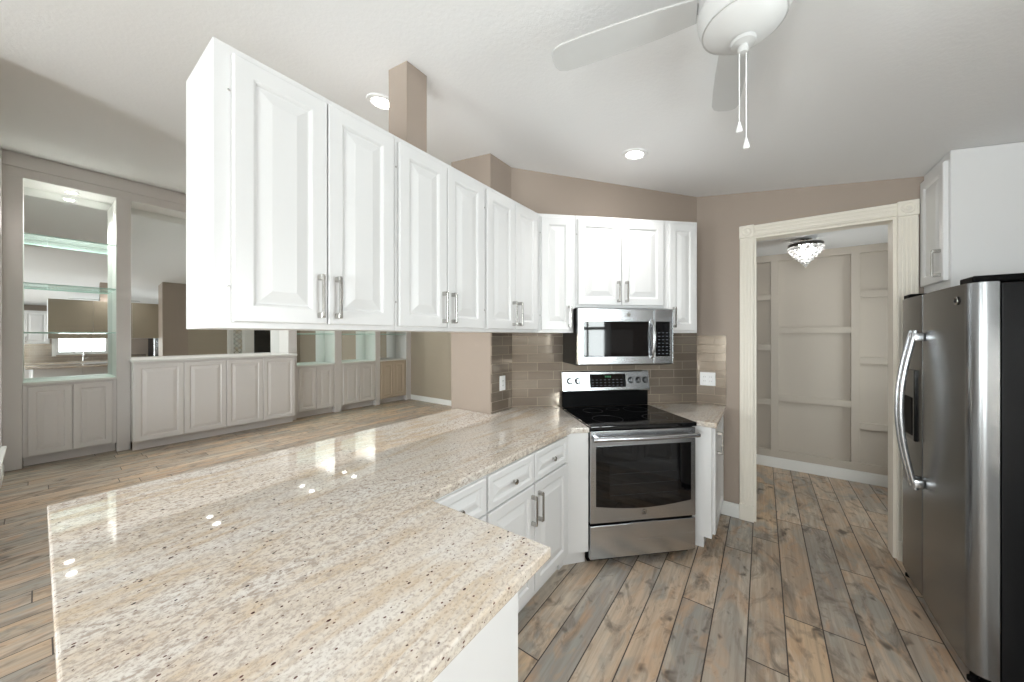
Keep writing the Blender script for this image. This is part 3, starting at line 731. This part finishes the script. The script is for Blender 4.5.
# window, its lower edge bowed
tb = bmesh.new(); pts = [(0.043, 0.785), (0.722, 0.785)] + [(0.722-0.679*i/16, 0.395-0.028*math.sin(PI*i/16)) for i in range(17)]
A = [tb.verts.new((x, -0.6745, z)) for x, z in pts]; B = [tb.verts.new((x, -0.670, z)) for x, z in pts]
tb.faces.new(A); tb.faces.new(B[::-1])
for i in range(len(pts)): tb.faces.new((A[i], B[i], B[(i+1) % len(pts)], A[(i+1) % len(pts)]))
bmesh.ops.recalc_face_normals(tb, faces=tb.faces); m_ = MB(); m_.merge(tb); wn = m_.build('window', M['black_glass'], dr)
MB().box(0.135, 0.625, -0.6755, -0.674, 0.43, 0.68).build('viewing_glass', M['oven_glass'], wn)
m_ = MB()
for z in (0.46, 0.53, 0.60): m_.box(0.14, 0.62, -0.6762, -0.6752, z, z+0.003)
m_.build('oven_rack', M['dark'], wn)
h = MB(); h.tube([(0.03, -0.715, 0.843), (0.38, -0.728, 0.843), (w-0.03, -0.715, 0.843)], 0.0145, 14); h.tube([(0.01, -0.713, 0.843), (0.03, -0.715, 0.843)], 0.016, 14); h.tube([(w-0.03, -0.715, 0.843), (w-0.01, -0.713, 0.843)], 0.016, 14)
h.box(0.025, 0.05, -0.713, -0.67, 0.833, 0.853, 0.002, 1); h.box(w-0.05, w-0.025, -0.713, -0.67, 0.833, 0.853, 0.002, 1)
h.build('handle', M['steel'], dr, 40)
emblem(dr, 0.381, -0.672, 0.335, 0.019)
dw = MB(); dw.box(0.004, w-0.004, -0.670, -0.637, 0.05, 0.268, 0.004, 2); dw = dw.build('storage_drawer', M['steel'], t)
MB().box(0.29, 0.47, -0.682, -0.66, 0.268, 0.276, 0.002, 1).build('drawer_lip', M['steel'], dw)
MB().box(0.01, w-0.01, -0.60, -0.05, 0.0, 0.036).build('base', M['black'], t)

# ------------------------------------------------------------------ microwave
mx_, my_ = ch(0.420, 0.012)
t = thing('microwave', 'stainless over-the-range microwave hung under the short cabinet', 'microwave', (mx_, my_, 0), 45)
w = 0.748; Z0, Z1 = 1.290, 1.711
MB().box(0.002, w-0.002, -0.375, -0.04, Z0, Z1, 0.002, 1).build('body', M['black'], t)
dr = MB().box(0, 0.592, -0.412, -0.377, Z0+0.006, Z1-0.002, 0.006, 2).build('door', M['steel'], t)
wn = MB().box(0.042, 0.548, -0.4145, -0.411, 1.354, 1.614, 0.001, 1).build('window', M['black_glass'], dr)
MB().box(0.17, 0.42, -0.4152, -0.4142, 1.382, 1.552).build('screen', M['oven_glass'], wn)
h = MB(); h.tube([(0.572, -0.412-0.036*math.sin(PI*min(1, max(0, i/12)))**0.6, 1.344+0.28*i/12) for i in range(13)], 0.0125, 12); h.build('handle', M['steel'], dr, 50)
emblem(dr, 0.388, -0.412, 1.664, 0.017)
cp = MB().box(0.594, w, -0.412, -0.377, Z0+0.006, Z1-0.002, 0.006, 2).build('control_side', M['steel'], t)
kp = MB().box(0.603, 0.718, -0.4145, -0.411, 1.354, 1.614, 0.001, 1).build('keypad', M['black_glass'], cp)
m_ = MB()
for i in range(3):
    for j in range(7): m_.box(0.622+i*0.032, 0.638+i*0.032, -0.4152, -0.4142, 1.372+j*0.026, 1.376+j*0.026)
m_.build('key_lettering', M['label'], kp)
m_ = MB()
for i in range(18): m_.box(0.06+i*0.036, 0.085+i*0.036, -0.36, -0.10, Z0-0.0025, Z0)
m_.build('vent_grille', M['dark'], t)

# ------------------------------------------------------------------ refrigerator
t = thing('refrigerator', 'tall dark stainless side-by-side refrigerator at the right', 'refrigerator', (0.80, 3.25, 0), -90)
FW, FH = 0.91, 1.74
MB().box(0.005, FW-0.005, 0.0, 0.66, 0.03, FH-0.012, 0.004, 2).build('body', M['black_side'], t)
def fdoor(x0, x1, rl, rr):
    D = -0.085; pts = [(x0, -0.006)]
    for i in range(9): a = PI/2*i/8; pts.append((x0+rl-rl*math.cos(a), D+rl-rl*math.sin(a)))
    n = 8
    for i in range(1, n): pts.append((x0+rl+(x1-x0-rl-rr)*i/n, D-0.006*math.sin(PI*i/n)))
    for i in range(9): a = PI/2*i/8; pts.append((x1-rr+rr*math.sin(a), D+rr-rr*math.cos(a)))
    pts.append((x1, -0.006))
    return MB().prism(pts, 0.065, FH-0.006).build('door', M['fridge'], t, 30)
fz = fdoor(0.0, 0.366, 0.04, 0.010); fr_ = fdoor(0.372, FW, 0.010, 0.05)
fz['label'] = 'narrow freezer door with ice dispenser'; fr_['label'] = 'wide near door with round emblem'
def fhandle(parent, x, lean):
    m_ = MB(); z0, z1 = 0.66, 1.535
    m_.tube([(x, -0.118-0.055*math.sin(PI*i/20), z0+(z1-z0)*i/20) for i in range(21)], 0.0118, 14, 0.8)
    for z in (z0+0.035, z1-0.035): m_.box(x-0.016, x+0.016, -0.128, -0.088, z-0.022, z+0.022, 0.004, 2)
    return m_.build('handle', M['steel'], parent, 50)
fhandle(fz, 0.335, 0); fhandle(fr_, 0.405, 0)
dp = MB().box(0.075, 0.30, -0.100, -0.086, 0.90, 1.31, 0.006, 2).build('dispenser', M['black_glass'], fz)
MB().box(0.10, 0.275, -0.103, -0.099, 0.93, 1.15, 0.003, 1).build('dispenser_recess', M['black'], dp)
emblem(fr_, 0.80, -0.0895, 1.665, 0.02)
for a_, b_, c_ in ((0.01, 0.12, 0.09), (FW-0.13, FW-0.004, 0.14)): MB().box(a_, b_, -0.075, c_, FH-0.006, FH+0.022, 0.006, 2).build('hinge_cover', M['black'], t)
MB().box(0.01, FW-0.01, -0.03, 0.02, 0.0, 0.06, 0.004, 1).build('base_grille', M['black'], t)
for x in (0.04, FW-0.06): MB().lathe([(0.02, 0.0), (0.02, 0.015), (0.012, 0.02), (0.012, 0.035)], 16, Matrix.Translation((x, -0.055, 0))).build('foot', M['black'], t)

# ------------------------------------------------------------------ ceiling lights
def recessed(label, x, y, watts=60, spread=128, grp='recessed lights in the sloping ceiling'):
    t = thing('recessed_light', label, 'ceiling light', (x, y, ceil_z(x)), 0, grp); t.rotation_euler = (0, CEIL_A, 0)
    MB().lathe([(0.058, -0.004), (0.062, -0.009), (0.084, -0.006), (0.087, 0.0), (0.058, 0.0), (0.058, -0.004)], 36).build('trim_ring', M['plate'], t, 40)
    MB().lathe([(0.0, -0.007), (0.04, -0.006), (0.058, -0.003), (0.058, -0.001), (0.0, -0.001)], 36).build('lens', M['lamp_on'], t, 40)
    l = bpy.data.lights.new('ceiling_lamp', 'SPOT'); l.energy = watts; l.spot_size = R(spread); l.spot_blend = 1.0; l.shadow_soft_size = 0.06; l.color = (1, 0.98, 0.955)
    lo = bpy.data.objects.new('ceiling_lamp', l); COL.objects.link(lo); lo.parent = t; lo.location = (0, 0, -0.03)
    return t
recessed('lit recessed ceiling light right of the fan, above the microwave cabinets', -0.714, 2.427, 30)
recessed('lit recessed ceiling light left of the taupe post', -1.857, 1.22)
recessed('unseen recessed ceiling light added over the kitchen aisle behind the viewer', 0.95, -0.8, 110, 150)  # added lamp, never in view, brightens the floor and lower cabinets
recessed('unseen recessed ceiling light added over the nook behind the viewer', -1.0, -1.5, 75, 150)  # added lamp out of view, raises the overall light level

# ------------------------------------------------------------------ ceiling fan
fx, fy = -0.05, 1.31
t = thing('ceiling_fan', 'white ceiling fan with frosted bowl light and two pull chains', 'fan', (fx, fy, 0), 0)
cz = ceil_z(fx)
MB().lathe([(0.075, cz+0.0), (0.075, cz-0.03), (0.055, cz-0.05), (0.03, cz-0.055)], 32).build('canopy', M['fan_white'], t, 40)
MB().lathe([(0.04, cz-0.045), (0.10, cz-0.055), (0.125, cz-0.08), (0.125, cz-0.125), (0.10, cz-0.145), (0.06, cz-0.15)], 36).build('motor_housing', M['fan_white'], t, 40)
BZf = cz-0.092
def blade(ang, pitch=11):
    prof = [(0.128, 0.040), (0.24, 0.05), (0.36, 0.055), (0.50, 0.057), (0.585, 0.055), (0.612, 0.045), (0.624, 0.026), (0.627, 0.0)]
    pts = [(r_, h_) for r_, h_ in prof] + [(r_, -h_) for r_, h_ in prof[-2::-1]]
    m4 = Matrix.Rotation(R(ang), 4, 'Z') @ Matrix.Translation((0, 0, BZf)) @ Matrix.Rotation(R(pitch), 4, 'X')
    b_ = MB().prism(pts, -0.004, 0.004, 0.0015, 1, m4).build('blade', M['fan_white'], t)
    m_ = MB(); m_.prism([(0.09, -0.02), (0.16, -0.015), (0.24, -0.03), (0.26, 0.0), (0.24, 0.03), (0.16, 0.015), (0.09, 0.02)], 0.004, 0.009, 0, 1, m4); m_.build('blade_iron', M['fan_white'], b_)
BA = [63+36, 155+36, 243+36, 333+36]
for a in BA: blade(a)
bz = 2.430
MB().lathe([(0.05, cz-0.13), (0.06, cz-0.16), (0.112, cz-0.175), (0.115, cz-0.19), (0.07, cz-0.19)], 36).build('light_fitter', M['fan_white'], t, 40)
prof = [(0.0, bz+0.006)] + [(0.128*math.sin(R(a)), bz+0.105-0.099*math.cos(R(a))) for a in range(8, 100, 6)] + [(0.11, bz+0.13)]
MB().lathe(prof, 44).build('bowl', M['bowl'], t, 60)
MB().lathe([(0.0, bz-0.032), (0.012, bz-0.03), (0.016, bz-0.02), (0.013, bz-0.01), (0.034, bz-0.004), (0.036, bz+0.006), (0.0, bz+0.01)], 28).build('finial', M['fan_white'], t, 50)
for dx, dy, L in ((-0.010, -0.003, 0.243), (0.008, 0.004, 0.297)):
    c = MB(); z0 = bz-0.01
    n = int(L/0.006)
    c.tube([(dx, dy, z0), (dx, dy, z0-L)], 0.0013, 6)
    for i in range(n): c.lathe([(0.0, 0.0022), (0.0019, 0.0012), (0.0019, -0.0012), (0.0, -0.0022)], 6, Matrix.Translation((dx, dy, z0-i*0.006)))
    c = c.build('pull_chain', M['plate'], t, 60)
    MB().lathe([(0.0, 0.02), (0.003, 0.018), (0.006, 0.004), (0.009, -0.008), (0.0075, -0.014), (0.0, -0.016)], 16, Matrix.Translation((dx, dy, z0-L-0.012))).build('pull_knob', M['plate'], c, 50)

# ------------------------------------------------------------------ hall chandelier
t = thing('chandelier', 'small tiered crystal chandelier lit on the hall ceiling', 'chandelier', (0.33, 4.30, HZ), 0)
MB().lathe([(0.0, 0.0), (0.05, 0.0), (0.052, -0.012), (0.01, -0.016), (0.008, -0.06), (0.0, -0.06)], 28).build('ceiling_canopy', M['chrome'], t, 40)
MB().lathe([(0.118, -0.052), (0.132, -0.052), (0.134, -0.056), (0.134, -0.076), (0.132, -0.08), (0.118, -0.08), (0.118, -0.052)], 40).build('frame_ring', M['dark_chrome'], t, 40)
m_ = MB()
for k in range(2): m_.box(-0.12, 0.12, -0.006, 0.006, -0.064, -0.058, 0, 1, Matrix.Rotation(PI/2*k, 4, 'Z'))
m_.build('cross_bar', M['dark_chrome'], t)
tb = bmesh.new(); bmesh.ops.create_icosphere(tb, subdivisions=1, radius=0.0155); bmesh.ops.scale(tb, vec=(1, 1, 1.15), verts=tb.verts)
cme = bpy.data.meshes.new('crystal_drop'); tb.to_mesh(cme); tb.free(); cme.materials.append(M['crystal'])
for z, r_, n in ((-0.094, 0.126, 25), (-0.120, 0.118, 22), (-0.148, 0.096, 18), (-0.176, 0.072, 14), (-0.202, 0.046, 10), (-0.228, 0.024, 6), (-0.254, 0.0, 1)):
    for i in range(n):
        o = bpy.data.objects.new('crystal_drop', cme); COL.objects.link(o); o.parent = t
        a = 2*PI*(i+0.5*(n % 2))/n; o.location = (r_*math.cos(a), r_*math.sin(a), z); o.rotation_euler = (0, 0, a)
for i in range(3):
    a = 2*PI*i/3; MB().lathe([(0.0, -0.09), (0.016, -0.082), (0.02, -0.07), (0.012, -0.05), (0.01, -0.034)], 16, Matrix.Translation((0.05*math.cos(a), 0.05*math.sin(a), -0.03))).build('bulb', M['bulb'], t, 50)
l = bpy.data.lights.new('chandelier_lamp', 'POINT'); l.energy = 9; l.shadow_soft_size = 0.06; l.color = (1, 0.96, 0.9)
lo = bpy.data.objects.new('chandelier_lamp', l); COL.objects.link(lo); lo.parent = t; lo.location = (0, 0, -0.085)

# ------------------------------------------------------------------ sink side (seen in the mirrors)
GS = 'white cabinets on the sink wall'
for (a, b, lb) in ((-1.2, -0.35, 'white two-door wall cabinet on the sink wall, farther from the window'), (-0.35, 0.46, 'white two-door wall cabinet beside the sink window')):
    w = b-a-0.002
    upper(lb, (1.18, b, 0), -90, w, 0.318, 1.42, 2.3, [(0.02, w/2-0.002, 'r'), (w/2+0.002, w-0.02, 'l')], GS)
for (a, b, lb) in ((-1.2, -0.2, 'white two-door base cabinet on the sink wall, farthest from the refrigerator'), (-0.2, 0.6, 'white two-door base cabinet left of the sink'), (0.6, 1.5, 'white two-door base cabinet under the sink'), (1.5, 2.3, 'white two-door base cabinet between sink and refrigerator')):
    w = b-a-0.002; t = thing('base_cabinet', lb, 'cabinet', (0.9, b, 0), -90, GS)
    MB().box(0, w, 0, 0.595, 0.105, BZ, 0.001, 1).build('body', M['white'], t); MB().box(0, w, 0.06, 0.59, 0, 0.105).build('toe_kick', M['white'], t)
    for k in range(2):
        x0 = 0.008+k*(w/2-0.002)
        d = MB().panel(x0, 0.125, w/2-0.012, 0.735).build('door', M['white'], t); pull(d, x0+(w/2-0.045 if k == 0 else 0.03), 0.68)
m_ = MB(); m_.box(0.87, 1.497, -1.2, 0.75, BZ+0.001, CT, 0.005, 2); m_.box(0.87, 1.497, 1.35, 2.3, BZ+0.001, CT, 0.005, 2); m_.box(0.87, 0.97, 0.75, 1.35, BZ+0.001, CT, 0.005, 2); m_.box(1.36, 1.497, 0.75, 1.35, BZ+0.001, CT, 0.005, 2)
tag(m_.build('granite_countertop', M['granite']), 'cream granite top round the sink under the window, seen in the mirror', 'countertop')
o = MB().box(0, 3.5, -0.008, 0, CT+0.001, WZ0-0.075).build('backsplash', M['tile']); o.location = (1.5, 2.3, 0); o.rotation_euler = (0, 0, R(-90)); struct(o, 'taupe tile behind the sink', 'backsplash')
o = MB().box(1.79, 3.5, -0.008, 0, WZ0-0.07, 1.42).build('backsplash', M['tile']); o.location = (1.5, 2.3, 0); o.rotation_euler = (0, 0, R(-90)); struct(o, 'taupe tile under the sink wall cabinets', 'backsplash')
t = thing('faucet', 'tall arched chrome faucet behind the sink, seen in the near mirror', 'faucet', (1.42, 1.05, CT), 0)
MB().lathe([(0.028, 0), (0.028, 0.01), (0.018, 0.02), (0.016, 0.09), (0.0, 0.09)], 20).build('base', M['chrome'], t, 40)
MB().tube([(0, 0, 0.08), (0, 0, 0.26)] + [(-0.085+0.085*math.cos(R(a)), 0, 0.26+0.085*math.sin(R(a))) for a in range(20, 181, 20)] + [(-0.17, 0, 0.18)], 0.012, 12).build('spout', M['chrome'], t, 50)
MB().tube([(0, 0.02, 0.06), (0, 0.09, 0.10)], 0.007, 10).build('lever', M['chrome'], t, 50)
